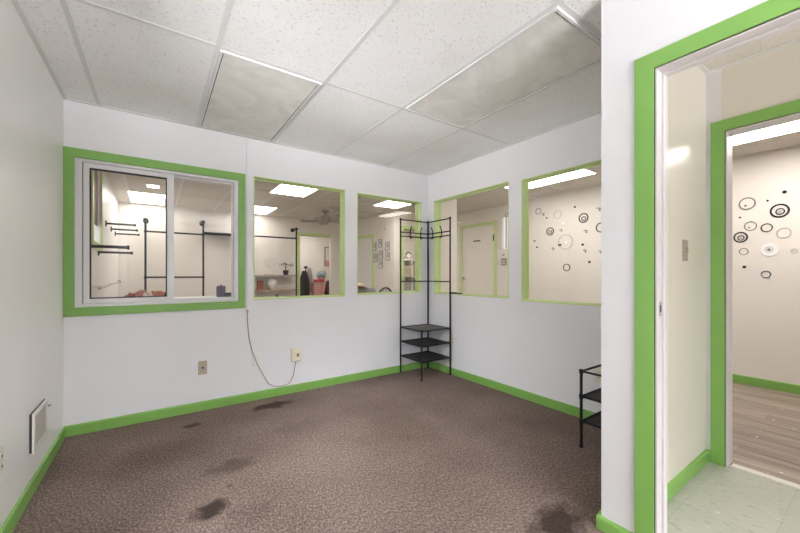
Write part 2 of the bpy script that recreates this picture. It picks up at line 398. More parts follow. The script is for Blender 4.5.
# windows: (along0, along1, sill, head)
W1 = (-0.478, 0.586, 0.898, 1.957)
W2 = (0.711, 1.616, 0.902, 2.020)
W3 = (1.757, 2.630, 0.910, 2.010)
W4 = (2.122, 3.212, 0.902, 2.020)
W5 = (0.900, 1.983, 0.888, 2.000)
WR = (-0.46, 1.56, 0.80, 2.27)               # added rear window, admits fill light behind the camera
D1 = (-0.36, 0.553, 0.0, 1.945)              # office doorway in the door wall
D2 = (-0.36, 0.585, 0.0, 1.975)              # doorway from corridor to shop
WL = (0.85, 1.88, 0.55, 1.95)                # added left window, admits fill light beside the camera
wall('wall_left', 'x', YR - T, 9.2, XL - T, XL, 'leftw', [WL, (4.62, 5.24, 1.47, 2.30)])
wall('wall_back', 'y', XL, XB + T, YA, YA + T, 'white', [W1, W2, W3])
wall('wall_right', 'x', 0.600, YA, XB, XB + T, 'white', [W4, W5])
wall('wall_right_hall', 'x', YR - T, 0.600, XB, XB + T, 'hall', [D2])
wall('wall_door', 'x', YR, YJ, XW, XW + TW, 'white', [D1])
wall('wall_jog', 'y', XW + TW, XB, 0.722, YJ, 'white')
wall('wall_hall', 'y', XW + TW, XB, 0.672, 0.722, 'hall')
wall('wall_rear', 'y', XL, XW + TW, YR - T, YR, 'white', [WR])
wall('wall_rear_hall', 'y', XW + TW, XB, YR - T, YR, 'hall', [(1.90, 2.58, 0.8, 2.2)])
wall('wall_stub', 'y', XB + T, 3.23, YA, YA + T, 'cream')
wall('wall_ring', 'x', -1.5, YN + T, XC, XC + T, 'cream', [(4.17, 4.97, 0, 2.04), (3.84, 4.01, 1.58, 2.13)])
wall('wall_far', 'y', XL, XN + T, YF, YF + T, 'cream', [(2.55, 3.272, 0, 1.99)])
wall('wall_nook_side', 'x', YN + T, YF, XN, XN + T, 'cream', [(6.38, 7.16, 0, 1.93)])
wall('wall_nook_front', 'y', XN, XC + 1.5, YN, YN + T, 'cream', [(3.965, 4.74, 0, 2.03)])
wall('wall_nook_back', 'y', XN + T, XC + 1.5, 7.40, 7.46, 'cream')
wall('wall_nook_end', 'x', YN, 7.46, XC + 1.5, XC + 1.6, 'cream')
wall('wall_stock_back', 'y', XL, 5.0, 9.1, 9.2, 'cream')
wall('wall_stock_right', 'x', 7.46, 9.1, 4.6, 4.7, 'cream')
wall('wall_shop_front', 'y', XB + T, XC, -1.6, -1.5, 'cream')

# ceiling grids
def grid(name, xs, ys, x0, x1, y0, y1, w=0.024, edge=True):
    bm = B(); z0, z1 = HC - 0.004, HC + 0.001
    for x in xs: box(bm, x - w/2, x + w/2, y0, y1, z0, z1)
    for y in ys: box(bm, x0, x1, y - w/2, y + w/2, z0 + 0.0007, z1 - 0.0005)
    if edge:
        e = 0.022
        box(bm, x0, x0 + e, y0, y1, z0 - 0.002, z1); box(bm, x1 - e, x1, y0, y1, z0 - 0.002, z1)
        box(bm, x0, x1, y1 - e, y1, z0 - 0.003, z1); box(bm, x0, x1, y0, y0 + e, z0 - 0.003, z1)
    return struct(name, bm, 'tbar')
gx = [-0.345, 0.267, 0.877, 1.480, 2.090]
bm = B(); z0, z1, w = HC - 0.0022, HC + 0.001, 0.024
for x in gx[:3]: box(bm, x - w/2, x + w/2, YR, YA, z0, z1)
for x in gx[3:4]: box(bm, x - w/2, x + w/2, YR, YA, z0, z1)
box(bm, gx[4] - w/2, gx[4] + w/2, YJ, YA, z0, z1)
for y in (2.092, 0.872): box(bm, XL, XB, y - w/2, y + w/2, z0 + 0.0007, z1 - 0.0004)
box(bm, XL, XW, -0.348 - w/2, -0.348 + w/2, z0 + 0.0007, z1 - 0.0004)
e = 0.022
box(bm, XL, XL + e, YR, YA, z0 - 0.002, z1); box(bm, XL, XB, YA - e, YA, z0 - 0.003, z1)
box(bm, XB - e, XB, YJ, YA, z0 - 0.002, z1); box(bm, XW + TW, XB, YJ, YJ + e, z0 - 0.003, z1); box(bm, XW - e, XW, YR, YJ + e, z0 - 0.002, z1)
struct('trim_1', bm, 'tbar')
grid('trim_2', [2.25], [-0.55], XW + TW, XB, YR, 0.672)
grid('trim_3', [3.45, 4.06, 4.67], [-0.9, 0.32, 1.54, 2.76], XB + T, XC, -1.5, YA)
grid('trim_4', [-0.34, 0.27, 0.88, 1.49, 2.10, 2.71, 3.32], [4.06, 5.28, 6.50], XL, XN, YA + T, YF)

# baseboards
skirting('baseboard_left', 'x', YR, YA, XL, 1)
skirting('baseboard_back', 'y', XL, XB, YA, -1)
skirting('baseboard_right', 'x', YJ, YA, XB, -1)
skirting('baseboard_jog', 'y', XW, XB, YJ, 1)
skirting('baseboard_door', 'x', 0.62, YJ + 0.014, XW, -1, h=0.058, t=0.016)
skirting('baseboard_hall', 'y', XW + TW, XB, 0.672, -1, h=0.068, t=0.016)
skirting('baseboard_hall_right', 'x', 0.650, 0.672, XB, -1, h=0.068, t=0.016)
skirting('baseboard_ring', 'x', -1.5, 4.10, XC, -1, h=0.085)
skirting('baseboard_far', 'y', XL, 2.48, YF, -1)

# ---- window 1: green casing, white sliding window
r = sroot('window_1', (0.05, YA, 0.9))
obj('casing', frame(B(), 'y', (-0.534, 0.640, 0.836, 2.020), W1, YA - 0.016, YA + 0.002), 'green', r, bevel=0.002)
i1 = (W1[0] + 0.040, W1[1] - 0.034, W1[2] + 0.020, W1[3] - 0.020)
obj('window_frame', frame(B(), 'y', W1, i1, YA + 0.004, YA + T - 0.005), 'vinylw', r, bevel=0.003)
sash = obj('sliding_sash', frame(B(), 'y', (i1[0] + 0.004, 0.112, i1[2] + 0.003, i1[3] - 0.003), (i1[0] + 0.038, 0.064, i1[2] + 0.036, i1[3] - 0.036), YA + 0.012, YA + 0.040), 'vinylw', r, bevel=0.004)
gk = (i1[0] + 0.038, 0.064, i1[2] + 0.036, i1[3] - 0.036)
obj('gasket', frame(B(), 'y', gk, (gk[0] + 0.008, gk[1] - 0.008, gk[2] + 0.008, gk[3] - 0.010), YA + 0.016, YA + 0.036), 'gap', sash)
obj('glass_pane', rect(B(), 'y', gk[0] + 0.004, gk[1] - 0.004, gk[2] + 0.004, gk[3] - 0.004, YA + 0.024, YA + 0.027), 'glass', sash)
obj('track_shadow_gap', rect(B(), 'y', i1[0] + 0.0005, i1[0] + 0.0035, i1[2], i1[3], YA + 0.020, YA + 0.034), 'gap', r)
fx = obj('fixed_sash', frame(B(), 'y', (0.066, i1[1] - 0.001, i1[2] + 0.001, i1[3] - 0.001), (0.084, i1[1] - 0.012, i1[2] + 0.016, i1[3] - 0.014), YA + 0.050, YA + 0.078), 'vinylw', r, bevel=0.003)
obj('glass_pane', rect(B(), 'y', 0.080, i1[1] - 0.008, i1[2] + 0.012, i1[3] - 0.010, YA + 0.062, YA + 0.065), 'glass', fx)

# ---- windows 2-5: fixed panes in green lined openings
def fixed_window(n, axis, o, d, lean=0.0):
    """o opening, d office face of the wall; the lining runs through the wall; lean = how far the pane leans in its beads"""
    c = amap(axis, (o[0] + o[1]) / 2, o[2], d)
    rt = sroot('window_%d' % n, c); t = 0.009
    obj('lining', frame(B(), axis, o, (o[0] + t, o[1] - t, o[2] + t, o[3] - t), d - 0.002, d + T + 0.002), 'lgreen', rt)
    a = (o[0] + t, o[1] - t, o[2] + t, o[3] - t)
    obj('glazing_bead', frame(B(), axis, a, (a[0] + 0.008, a[1] - 0.008, a[2] + 0.008, a[3] - 0.008), d + 0.068 - lean, d + 0.088 + lean), 'lgreen', rt)
    bm = rect(B(), axis, a[0] + 0.003, a[1] - 0.003, a[2] + 0.003, a[3] - 0.003, d + 0.0765, d + 0.0805)
    for v in bm.verts:
        k = -lean*(v.co.z - (a[2] + a[3])/2)/((a[3] - a[2])/2)
        if axis == 'y': v.co.y += k
        else: v.co.x += k
    obj('glass_pane', bm, 'glass', rt)
    return rt
fixed_window(2, 'y', W2, YA)
fixed_window(3, 'y', W3, YA, 0.010)
fixed_window(4, 'x', W4, XB)
fixed_window(5, 'x', W5, XB)
# added windows, out of view, that let the fill light in
r = sroot('window_6', (0.55, YR, 0.85))  # added to admit the rear fill light
obj('window_frame', frame(B(), 'y', WR, (WR[0] + 0.05, WR[1] - 0.05, WR[2] + 0.05, WR[3] - 0.05), YR - T, YR), 'vinylw', r)
obj('glass_pane', rect(B(), 'y', WR[0] + 0.045, WR[1] - 0.045, WR[2] + 0.045, WR[3] - 0.045, YR - 0.06, YR - 0.056), 'glass', r)
r = sroot('window_7', (2.25, YR, 0.85))  # added at the unseen corridor end to brighten the hall
obj('window_frame', frame(B(), 'y', (1.90, 2.58, 0.8, 2.2), (1.94, 2.54, 0.84, 2.16), YR - T, YR), 'vinylw', r)
obj('glass_pane', rect(B(), 'y', 1.935, 2.545, 0.835, 2.165, YR - 0.06, YR - 0.056), 'glass', r)
r = sroot('window_10', (XL, 1.365, 0.55))  # added in the unseen stretch of left wall, admits the side fill
obj('window_frame', frame(B(), 'x', WL, (WL[0] + 0.05, WL[1] - 0.05, WL[2] + 0.05, WL[3] - 0.05), XL - T, XL), 'vinylw', r)
obj('glass_pane', rect(B(), 'x', WL[0] + 0.045, WL[1] - 0.045, WL[2] + 0.045, WL[3] - 0.045, XL - 0.06, XL - 0.056), 'glass', r)
# shop window on the left wall, brown blind pulled down, seen through window 1
r = sroot('window_8', (XL, 4.93, 1.47))
obj('casing', frame(B(), 'x', (4.54, 5.32, 1.39, 2.34), (4.62, 5.24, 1.47, 2.30), XL - 0.002, XL + 0.016), 'lgreen', r)
obj('blind', rect(B(), 'x', 4.63, 5.23, 1.68, 2.295, XL - 0.03, XL - 0.022), 'shade', r)
obj('glass_pane', rect(B(), 'x', 4.62, 5.24, 1.47, 2.30, XL - 0.075, XL - 0.070), 'daypane', r)
# narrow side light beside the shop door
r = sroot('window_9', (XC, 3.925, 1.58))
obj('glass_pane', rect(B(), 'x', 3.84, 4.01, 1.58, 2.13, XC + 0.07, XC + 0.075), 'daypane', r)
bm = B()
for k in range(4): rect(bm, 'x', 3.855 + 0.042*k, 3.885 + 0.042*k, 1.59, 2.12, XC + 0.03, XC + 0.034)
obj('blind_slats', bm, 'ringw', r)
obj('glazing_bar', rect(B(), 'x', 3.918, 3.932, 1.58, 2.13, XC + 0.02, XC + 0.05), 'ringp', r)

# ---- doorways
def doorway(n, d, T, o, out0, head_out, stop=True):
    """green casing on the -x face, painted jamb with stop strip; o = opening"""
    rt = sroot('door_%d' % n, (d, (o[0] + o[1]) / 2, 0))
    y0, y1, top = o[0], o[1], o[3]
    ow = (y0 - (out0 - y1), out0, 0, head_out)
    obj('casing', frame(B(), 'x', ow, (y0, y1, 0, top), d - 0.016, d + 0.001, 'LRT'), 'green', rt, bevel=0.002)
    obj('jamb', frame(B(), 'x', (y0 + 0.004, y1 - 0.004, 0, top - 0.004), (y0 + 0.011, y1 - 0.011, 0, top - 0.011), d - 0.012, d + T + 0.003, 'LRT'), 'jamb', rt, bevel=0.002)
    obj('jamb_gap', frame(B(), 'x', (y0, y1, 0, top), (y0 + 0.0045, y1 - 0.0045, 0, top - 0.0045), d - 0.010, d + 0.02, 'LRT'), 'gap', rt)
    if stop:
        obj('door_stop', frame(B(), 'x', (y0 + 0.010, y1 - 0.010, 0, top - 0.010), (y0 + 0.020, y1 - 0.020, 0, top - 0.020), d + 0.034, d + 0.066, 'LRT'), 'jamb', rt, bevel=0.003)
    return rt
r1 = doorway(1, XW, TW, D1, 0.620, 2.008)
sp = obj('strike_plate', rect(B(), 'y', XW + 0.006, XW + 0.030, 0.965, 1.022, D1[1] - 0.0130, D1[1] - 0.0105), 'steel', r1)
obj('latch_hole', rect(B(), 'y', XW + 0.010, XW + 0.022, 0.980, 1.008, D1[1] - 0.0140, D1[1] - 0.0125), 'gap', sp)
doorway(2, XB, T, D2, 0.648, 2.040, False)
# white shop door in the ring wall
r = sroot('door_3', (XC, 4.57, 0))
obj('casing', frame(B(), 'x', (4.108, 5.034, 0, 2.10), (4.17, 4.97, 0, 2.04), XC - 0.016, XC + 0.001, 'LRT'), 'lgreen', r)
sl = obj('door_slab', rect(B(), 'x', 4.173, 4.967, 0.005, 2.037, XC + 0.012, XC + 0.052), 'cream', r)
obj('door_knob', lathe(B(), [(0.012, 0), (0.012, -0.03), (0.026, -0.04), (0.030, -0.055), (0.02, -0.068)], (XC + 0.012, 4.91, 1.06), 'x'), 'steel', sl, smooth=True)
obj('hinge', rect(B(), 'x', 4.158, 4.182, 1.74, 1.85, XC - 0.022, XC - 0.002), 'gap', sl)
sg = obj('door_sign', rect(B(), 'x', 4.49, 4.69, 1.752, 1.790, XC + 0.004, XC + 0.012), 'pale', sl)
bm = B()
for k in range(6): rect(bm, 'x', 4.505 + 0.03*k, 4.528 + 0.03*k, 1.758, 1.784, XC + 0.002, XC + 0.004)
obj('lettering', bm, 'fabric_dark', sg)
# nook door (white slab in green casing) on the side of the nook block
r = sroot('door_4', (XN, 6.77, 0))
obj('casing', frame(B(), 'x', (6.31, 7.23, 0, 1.99), (6.38, 7.16, 0, 1.93), XN - 0.016, XN + 0.001, 'LRT'), 'lgreen', r)
obj('door_slab', rect(B(), 'x', 6.383, 7.157, 0.005, 1.927, XN + 0.03, XN + 0.07), 'whitep', r)
# opening on the nook's front
r = sroot('door_5', (4.35, YN, 0))
obj('casing', frame(B(), 'y', (3.895, 4.81, 0, 2.09), (3.965, 4.74, 0, 2.03), YN - 0.016, YN + T + 0.003, 'LRT'), 'lgreen', r)
# opening in the far wall
r = sroot('door_6', (2.9, YF, 0))
obj('casing', frame(B(), 'y', (2.485, 3.272, 0, 2.05), (2.55, 3.271, 0, 1.99), YF - 0.016, YF + 0.02, 'LT'), 'lgreen', r)
# threshold between vinyl and planks
struct('trim_5', box(B(), XB + 0.03, XB + 0.075, D2[0] + 0.02, D2[1] - 0.02, 0, 0.004), 'pale')

# ------------------------------------------------------------------ ceiling fixtures of the office (switched off)
def off_light(label, x0, x1, y0, y1):
    t = thing('ceiling_light', label, 'light', ((x0+x1)/2, (y0+y1)/2, HC), 'unlit ceiling lights of the office')
    bm = B(); z0, z1 = HC - 0.012, HC
    w = 0.014
    box(bm, x0, x0+w, y0, y1, z0, z1); box(bm, x1-w, x1, y0, y1, z0, z1); box(bm, x0+w, x1-w, y0, y0+w, z0, z1); box(bm, x0+w, x1-w, y1-w, y1, z0, z1)
    obj('frame', bm, 'tbar', t)
    bm = B(); g = 0.006; a, b, c, d = x0+w, x1-w, y0+w, y1-w
    box(bm, a, a+g, c, d, HC-0.006, z1); box(bm, b-g, b, c, d, HC-0.006, z1); box(bm, a+g, b-g, c, c+g, HC-0.006, z1); box(bm, a+g, b-g, d-g, d, HC-0.006, z1)
    obj('shadow_gap', bm, 'gap', t)
    obj('diffuser', box(B(), a+g, b-g, c+g, d-g, HC-0.008, z1), 'lens', t)
    return t
off_light('dusty unlit ceiling light panel against the wall above the two left windows', 0.281, 0.863, 2.108, 3.285)
off_light('dusty unlit ceiling light panel in the middle of the ceiling, nearer the right wall', 1.494, 2.076, 0.890, 2.076)

# lit panels of the shop
def lit(label, x0, x1, y0, y1, m='lamp'):
    t = thing('ceiling_light', label, 'light', ((x0+x1)/2, (y0+y1)/2, HC), 'lit ceiling lights of the shop')
    bm = B(); w = 0.02; z0, z1 = HC - 0.009, HC
    box(bm, x0-w, x0, y0-w, y1+w, z0, z1); box(bm, x1, x1+w, y0-w, y1+w, z0, z1); box(bm, x0, x1, y0-w, y0, z0, z1); box(bm, x0, x1, y1, y1+w, z0, z1)
    obj('frame', bm, 'tbar', t)
    obj('diffuser', box(B(), x0, x1, y0, y1, HC-0.007, z1), m, t)
lit('glowing ceiling panel seen through the sliding window at the left', -0.35, 0.10, 6.42, 7.36, 'lampsoft')
lit('small glowing ceiling square just in front of the panel behind the sliding window', -0.11, 0.02, 5.80, 5.97)
lit('glowing square ceiling panel at the top of the second window', 1.37, 1.88, 4.69, 5.33)
lit('glowing ceiling panel cut off by the left edge of the second window, farther back', 1.27, 1.80, 6.50, 7.33, 'lampsoft')
lit('glowing square ceiling panel at the top of the third window', 3.12, 3.60, 4.66, 5.28)
lit('long glowing ceiling panel at the top of the rightmost window', 3.97, 4.32, 2.08, 3.15)
lit('added ceiling fill panel inside the stock room behind the far opening', 2.7, 3.3, 7.9, 8.5)  # added out of sight to brighten the stock room
lit('added ceiling fill panel inside the nook behind the green framed opening', 4.4, 5.0, 6.0, 6.6)  # added out of sight to brighten the nook
lit('long glowing ceiling panel seen through the doorway on the right', 4.02, 4.45, -0.15, 0.92)

# ------------------------------------------------------------------ corner rack in the office corner
def bar(bm, p, q, r=0.008): return tube(bm, [p, q], r, 8)
t = thing('corner_rack', 'tall black metal corner rack with coat hooks and three low shelves', 'rack', (2.52, 3.12, 0))
xl, xr, yf, yb = 2.303, 2.712, 2.897, 3.288
PST = [((xl, yb), 1.772), ((xr, yb), 1.772), ((xr, yf), 1.772), ((xl, yf), 0.53)]
for (x, y), h in PST:
    p = obj('post', bar(B(), (x, y, 0.012), (x, y, h), 0.0095), 'black', t, smooth=True)
    obj('foot', lathe(B(), [(0.013, 0), (0.013, 0.012), (0.010, 0.02)], (x, y, 0)), 'black', p)
    obj('joint', lathe(B(), [(0.0, 0), (0.013, 0.001), (0.013, 0.02), (0.0, 0.024)], (x, y, h - 0.012)), 'black', p)
for z in (1.765, 1.622, 1.575, 1.050):
    obj('rail', bar(B(), (xl, yb, z), (xr, yb, z), 0.007), 'black', t, smooth=True)
    obj('rail', bar(B(), (xr, yb, z), (xr, yf, z), 0.007), 'black', t, smooth=True)
for z in (0.525, 0.360, 0.195):
    bm = B(); ps = [(xl, yf), (xr, yf), (xr, yb), (xl, yb)]
    for a, b in zip(ps, ps[1:] + ps[:1]): bar(bm, (*a, z), (*b, z), 0.0075)
    s = obj('shelf_frame', bm, 'black', t, smooth=True)
    bm = B()                                                # wire mesh deck
    n = 15
    for k in range(n + 1):
        x = xl + (xr - xl)*k/n; y = yf + (yb - yf)*k/n
        bar(bm, (x, yf, z - 0.002), (x, yb, z - 0.002), 0.0022); bar(bm, (xl, y, z + 0.001), (xr, y, z + 0.001), 0.0022)
    box(bm, xl, xr, yf, yb, z - 0.0055, z - 0.0045)
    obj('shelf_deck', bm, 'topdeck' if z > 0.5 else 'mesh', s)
def hook(x, y, dx, dy):
    p = lambda o, z: (x + dx*o, y + dy*o, z)
    obj('coat_hook', tube(B(), [p(0.010, 1.560), p(0.010, 1.60), p(0.012, 1.640), p(0.022, 1.668), p(0.036, 1.690)], [0.007, 0.006, 0.006, 0.0055, 0.007], 8), 'black', t, smooth=True)
    obj('coat_hook', tube(B(), [p(0.012, 1.575), p(0.022, 1.552), p(0.036, 1.556), p(0.042, 1.572)], 0.005, 8), 'black', t, smooth=True)
hook(2.435, yb, 0, -1); hook(2.588, yb, 0, -1); hook(xr, 3.185, -1, 0); hook(xr, 3.03, -1, 0)

# low rack in the jog
t = thing('shelf_rack', 'low black metal three-tier rack half hidden behind the door wall', 'rack', (2.48, 0.99, 0))
xl, xr, yf, yb = 2.278, 2.690, 0.815, 1.190
for x, y in ((xl, yb), (xr, yb), (xr, yf), (xl, yf)):
    p = obj('post', bar(B(), (x, y, 0.012), (x, y, 0.50), 0.0095), 'black', t, smooth=True)
    obj('foot', lathe(B(), [(0.012, 0), (0.012, 0.012), (0.010, 0.02)], (x, y, 0)), 'black', p)
    for z in (0.497, 0.332, 0.170):
        obj('joint', lathe(B(), [(0.0, -0.014), (0.0135, -0.013), (0.0135, 0.013), (0.0, 0.014)], (x, y, z), seg=12), 'black', p)
for z in (0.497, 0.332, 0.170):
    bm = B(); ps = [(xl, yf), (xr, yf), (xr, yb), (xl, yb)]
    for a, b in zip(ps, ps[1:] + ps[:1]): bar(bm, (*a, z), (*b, z), 0.0075)
    s = obj('shelf_frame', bm, 'black', t, smooth=True)
    bm = box(B(), xl, xr, yf, yb, z - 0.005, z - 0.004)
    for k in range(16):
        x = xl + (xr - xl)*k/15; bar(bm, (x, yf, z - 0.001), (x, yb, z - 0.001), 0.0022)
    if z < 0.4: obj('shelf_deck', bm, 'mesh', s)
    else: bm.free()

# ------------------------------------------------------------------ outlets, vent, switch, cable
def plate(name, label, axis, a, z, d, s, w, h, m, kind, cat='outlet'):
    c = amap(axis, a, z - h/2, d); t = thing(name, label, cat, c)
    f = lambda p, q: (min(d + s*p, d + s*q), max(d + s*p, d + s*q))
    obj('cover_plate', rect(B(), axis, a-w/2, a+w/2, z-h/2, z+h/2, *f(0, 0.006)), m, t, bevel=0.002)
    if kind == 'jack':
        j = obj('socket', rect(B(), axis, a-0.016, a+0.016, z-0.020, z+0.016, *f(0.005, 0.009)), 'steel', t)
        obj('socket_hole', rect(B(), axis, a-0.007, a+0.007, z-0.008, z+0.008, *f(0.008, 0.0105)), 'gap', j)
    if kind == 'duplex':
        for q in (-0.021, 0.021):
            j = obj('socket', disc(B(), axis, a, z+q, 0.016, *f(0.005, 0.009)), 'ivory', t)
            bm = B(); rect(bm, axis, a-0.007, a-0.004, z+q-0.005, z+q+0.006, *f(0.0085, 0.0100)); rect(bm, axis, a+0.004, a+0.007, z+q-0.005, z+q+0.006, *f(0.0085, 0.0100))
            obj('slots', bm, 'gap', j)
    if kind == 'switch':
        j = obj('toggle', rect(B(), axis, a-0.006, a+0.006, z-0.012, z+0.014, *f(0.005, 0.016)), 'tan', t)
        for q in (-0.032, 0.032): obj('screw', disc(B(), axis, a, z+q, 0.004, *f(0.005, 0.0075), seg=10), 'steel', t)
    if kind == 'blank':
        for q in (-0.032, 0.032): obj('screw', disc(B(), axis, a, z+q, 0.004, *f(0.005, 0.0075), seg=10), 'whitep', t)
    return t
plate('wall_outlet', 'small tan metal jack plate low on the wall under the sliding window', 'y', 0.311, 0.354, YA, -1, 0.066, 0.112, 'tan', 'jack')
plate('wall_plate', 'white blank plate behind the hanging cable', 'y', 0.738, 0.362, YA, -1, 0.070, 0.112, 'whitep', 'blank')
t = thing('phone_jack', 'raised ivory phone jack box where the hanging cable ends', 'phone jack', (1.088, YA, 0.30))
obj('box', rect(B(), 'y', 1.046, 1.132, 0.300, 0.428, YA - 0.030, YA), 'ivory', t, bevel=0.006)
q = obj('cover', rect(B(), 'y', 1.066, 1.136, 0.306, 0.398, YA - 0.040, YA - 0.029), 'ivory', t, bevel=0.004)
obj('socket', rect(B(), 'y', 1.090, 1.114, 0.345, 0.378, YA - 0.043, YA - 0.039), 'tan', q)
obj('socket_hole', rect(B(), 'y', 1.096, 1.108, 0.354, 0.372, YA - 0.045, YA - 0.042), 'gap', q)
plate('wall_outlet', 'pale outlet plate on the right wall behind the tall corner rack', 'x', 2.885, 0.385, XB, -1, 0.070, 0.112, 'whitep', 'duplex')
plate('wall_outlet', 'beige outlet plate on the right wall behind the low three-tier rack', 'x', 1.300, 0.370, XB, -1, 0.075, 0.115, 'ivory', 'duplex')
plate('wall_outlet', 'white outlet plate on the left wall at the very edge of the picture', 'x', 2.115, 0.360, XL, 1, 0.072, 0.114, 'whitep', 'duplex')
plate('light_switch', 'metal light switch plate on the cream corridor wall beyond the doorway', 'y', 2.372, 1.262, 0.672, -1, 0.070, 0.116, 'plate', 'switch', 'light switch')

t = thing('cable', 'thin cable hanging from beside the sliding window and looping to the phone jack', 'cable', (0.66, YA - 0.01, 0.1))
obj('painted_run', tube(B(), [(0.655, YA - 0.004, HC - 0.01), (0.655, YA - 0.004, 1.6), (0.657, YA - 0.004, 0.80)], 0.0042, 8), 'white', t, smooth=True)
pts = [(0.657, YA - 0.006, 0.82), (0.660, YA - 0.008, 0.70), (0.672, YA - 0.010, 0.56), (0.698, YA - 0.014, 0.44), (0.742, YA - 0.018, 0.318), (0.79, YA - 0.019, 0.22), (0.838, YA - 0.019, 0.13), (0.885, YA - 0.018, 0.098),
       (0.94, YA - 0.018, 0.088), (0.99, YA - 0.018, 0.088), (1.035, YA - 0.018, 0.105), (1.065, YA - 0.018, 0.17), (1.080, YA - 0.020, 0.25), (1.088, YA - 0.022, 0.312)]
obj('loose_run', tube(B(), pts, 0.0038, 8), 'cord', t, smooth=True)
obj('clip', box(B(), 0.650, 0.668, YA - 0.012, YA, 0.79, 0.812), 'tan', t)

# wall register on the left wall, hanging slightly open
t = thing('air_vent', 'white framed air register low on the left wall', 'vent', (XL, 2.70, 0.20))
bm = frame(B(), 'x', (2.530, 2.815, 0.212, 0.418), (2.556, 2.790, 0.234, 0.396), XL + 0.010, XL + 0.018)
obj('frame', bm, 'whitep', t, bevel=0.002)
bm = frame(B(), 'x', (2.534, 2.811, 0.216, 0.414), (2.556, 2.790, 0.234, 0.396), XL, XL + 0.010)
obj('duct_collar', bm, 'gap', t)
bm = rect(B(), 'x', 2.556, 2.790, 0.234, 0.396, XL + 0.0005, XL + 0.0025)
for k in range(24):
    y = 2.560 + 0.0096*k
    prism(bm, 'x', [(y, 0.234), (y + 0.004, 0.234), (y + 0.004, 0.396), (y, 0.396)], XL + 0.002, XL + 0.013)
obj('louvres', bm, 'grille', t)
obj('lever', box(B(), XL + 0.012, XL + 0.032, 2.796, 2.804, 0.372, 0.382), 'steel', t)

# two flat items on window 4's sill
tag(obj('tape_strip', box(B(), 2.765, 2.800, 2.862, 2.975, W4[2] + 0.009, W4[2] + 0.027), 'black', bevel=0.004), 'flat black bar lying on the window sill behind the corner rack', 'strip')
tag(obj('clip', box(B(), 2.765, 2.795, 2.790, 2.832, W4[2] + 0.009, W4[2] + 0.022), 'pipe', bevel=0.005), 'small black clip on the window sill right of the black bar', 'clip')

# ------------------------------------------------------------------ shop: pipe rack on the far wall
YP = 7.20
t = thing('pipe_rack', 'dark iron pipe clothes rack and shelving along the far shop wall', 'rack', (1.1, YP, 0))
for x, h in ((-0.160, 2.06), (0.685, 2.085), (1.36, 2.085), (2.385, 2.09)):
    p = obj('upright', bar(B(), (x, YP, 0.015), (x, YP, h), 0.0155), 'pipe', t, smooth=True)
    obj('flange', lathe(B(), [(0.045, 0), (0.045, 0.01), (0.022, 0.014), (0.02, 0.03)], (x, YP, 0)), 'pipe', p, smooth=True)
    obj('wall_arm', bar(B(), (x, YP, h - 0.005), (x, YF - 0.012, h - 0.005), 0.0155), 'pipe', p, smooth=True)
    obj('elbow', ball(B(), (x, YP, h - 0.004), 0.034, 0.030, 0.030, 12), 'pipe', p, smooth=True)
    obj('flange', lathe(B(), [(0.042, 0), (0.042, -0.012), (0.022, -0.02)], (x, YF, h - 0.005), 'y'), 'pipe', p, smooth=True)
for x0, x1, z in ((-0.160, 0.685, 1.855), (0.685, 1.36, 1.870), (1.36, 2.385, 1.885), (-0.160, 0.685, 1.085)):
    q = obj('rail', bar(B(), (x0, YP, z), (x1, YP, z), 0.0145), 'pipe', t, smooth=True)
    for x in (x0, x1): obj('tee', ball(B(), (x, YP, z), 0.026, 0.026, 0.028, 10), 'pipe', q, smooth=True)
for z, m in ((1.120, 'greyb'), (0.822, 'wood')):
    q = obj('shelf_board', box(B(), 1.33, 2.42, YP - 0.03, YF - 0.01, z - 0.022, z), m, t)
    for x in (1.36, 2.385): obj('fitting', ball(B(), (x, YP, z - 0.01), 0.030, 0.034, 0.030, 10), 'pipe', q, smooth=True)
obj('shelf_board', box(B(), 0.70, 1.35, YP - 0.03, YF - 0.01, 1.884, 1.902), 'pipe', t)

# things on the shelves
t = thing('potted_plant', 'small dark potted plant at the right end of the upper shelf', 'plant', (2.19, 7.28, 1.12))
obj('pot', lathe(B(), [(0.045, 0), (0.060, 0.09), (0.062, 0.10), (0.052, 0.10), (0.05, 0.09)], (2.19, 7.28, 1.12)), 'pot', t, smooth=True)
st = obj('stem', tube(B(), [(2.19, 7.28, 1.2), (2.185, 7.28, 1.26), (2.19, 7.28, 1.32)], 0.008, 6), 'leaf', t)
bm = B(); rng = random.Random(3)
for k in range(26):
    a = rng.uniform(0, 2*PI); r0 = rng.uniform(0.01, 0.13); z = 1.31 + rng.uniform(-0.03, 0.07)
    c = Vector((2.19 + r0*math.cos(a)*1.2, 7.28 + r0*math.sin(a)*0.7, z)); u = Vector((math.cos(a), math.sin(a), rng.uniform(-0.4, 0.3))).normalized(); w = u.cross(Vector((0, 0, 1))).normalized()
    n = u.cross(w)
    vs_ = [bm.verts.new(c + d) for d in (-u*0.045, w*0.022 + n*0.006, u*0.05, -w*0.022 + n*0.006)]
    bm.faces.new(vs_)
obj('leaves', bm, 'leaf', t)
t = thing('book', 'thin tan book lying flat on the upper shelf', 'book', (1.86, 7.27, 1.12))
obj('cover', box(B(), 1.77, 1.95, 7.20, 7.34, 1.12, 1.124), 'wood', t); obj('pages', box(B(), 1.773, 1.947, 7.203, 7.337, 1.124, 1.138), 'straw', t)
t = thing('picture_box', 'reddish brown decorated box at the left of the lower shelf', 'box', (1.68, 7.27, 0.822))
obj('body', box(B(), 1.625, 1.735, 7.24, 7.30, 0.822, 1.005), 'rust', t)
bm = B()
for i in range(2):
    for j in range(3): box(bm, 1.637 + 0.05*i, 1.673 + 0.05*i, 7.236, 7.24, 0.835 + 0.055*j, 0.877 + 0.055*j)
obj('panels', bm, 'fabric_brown', t)
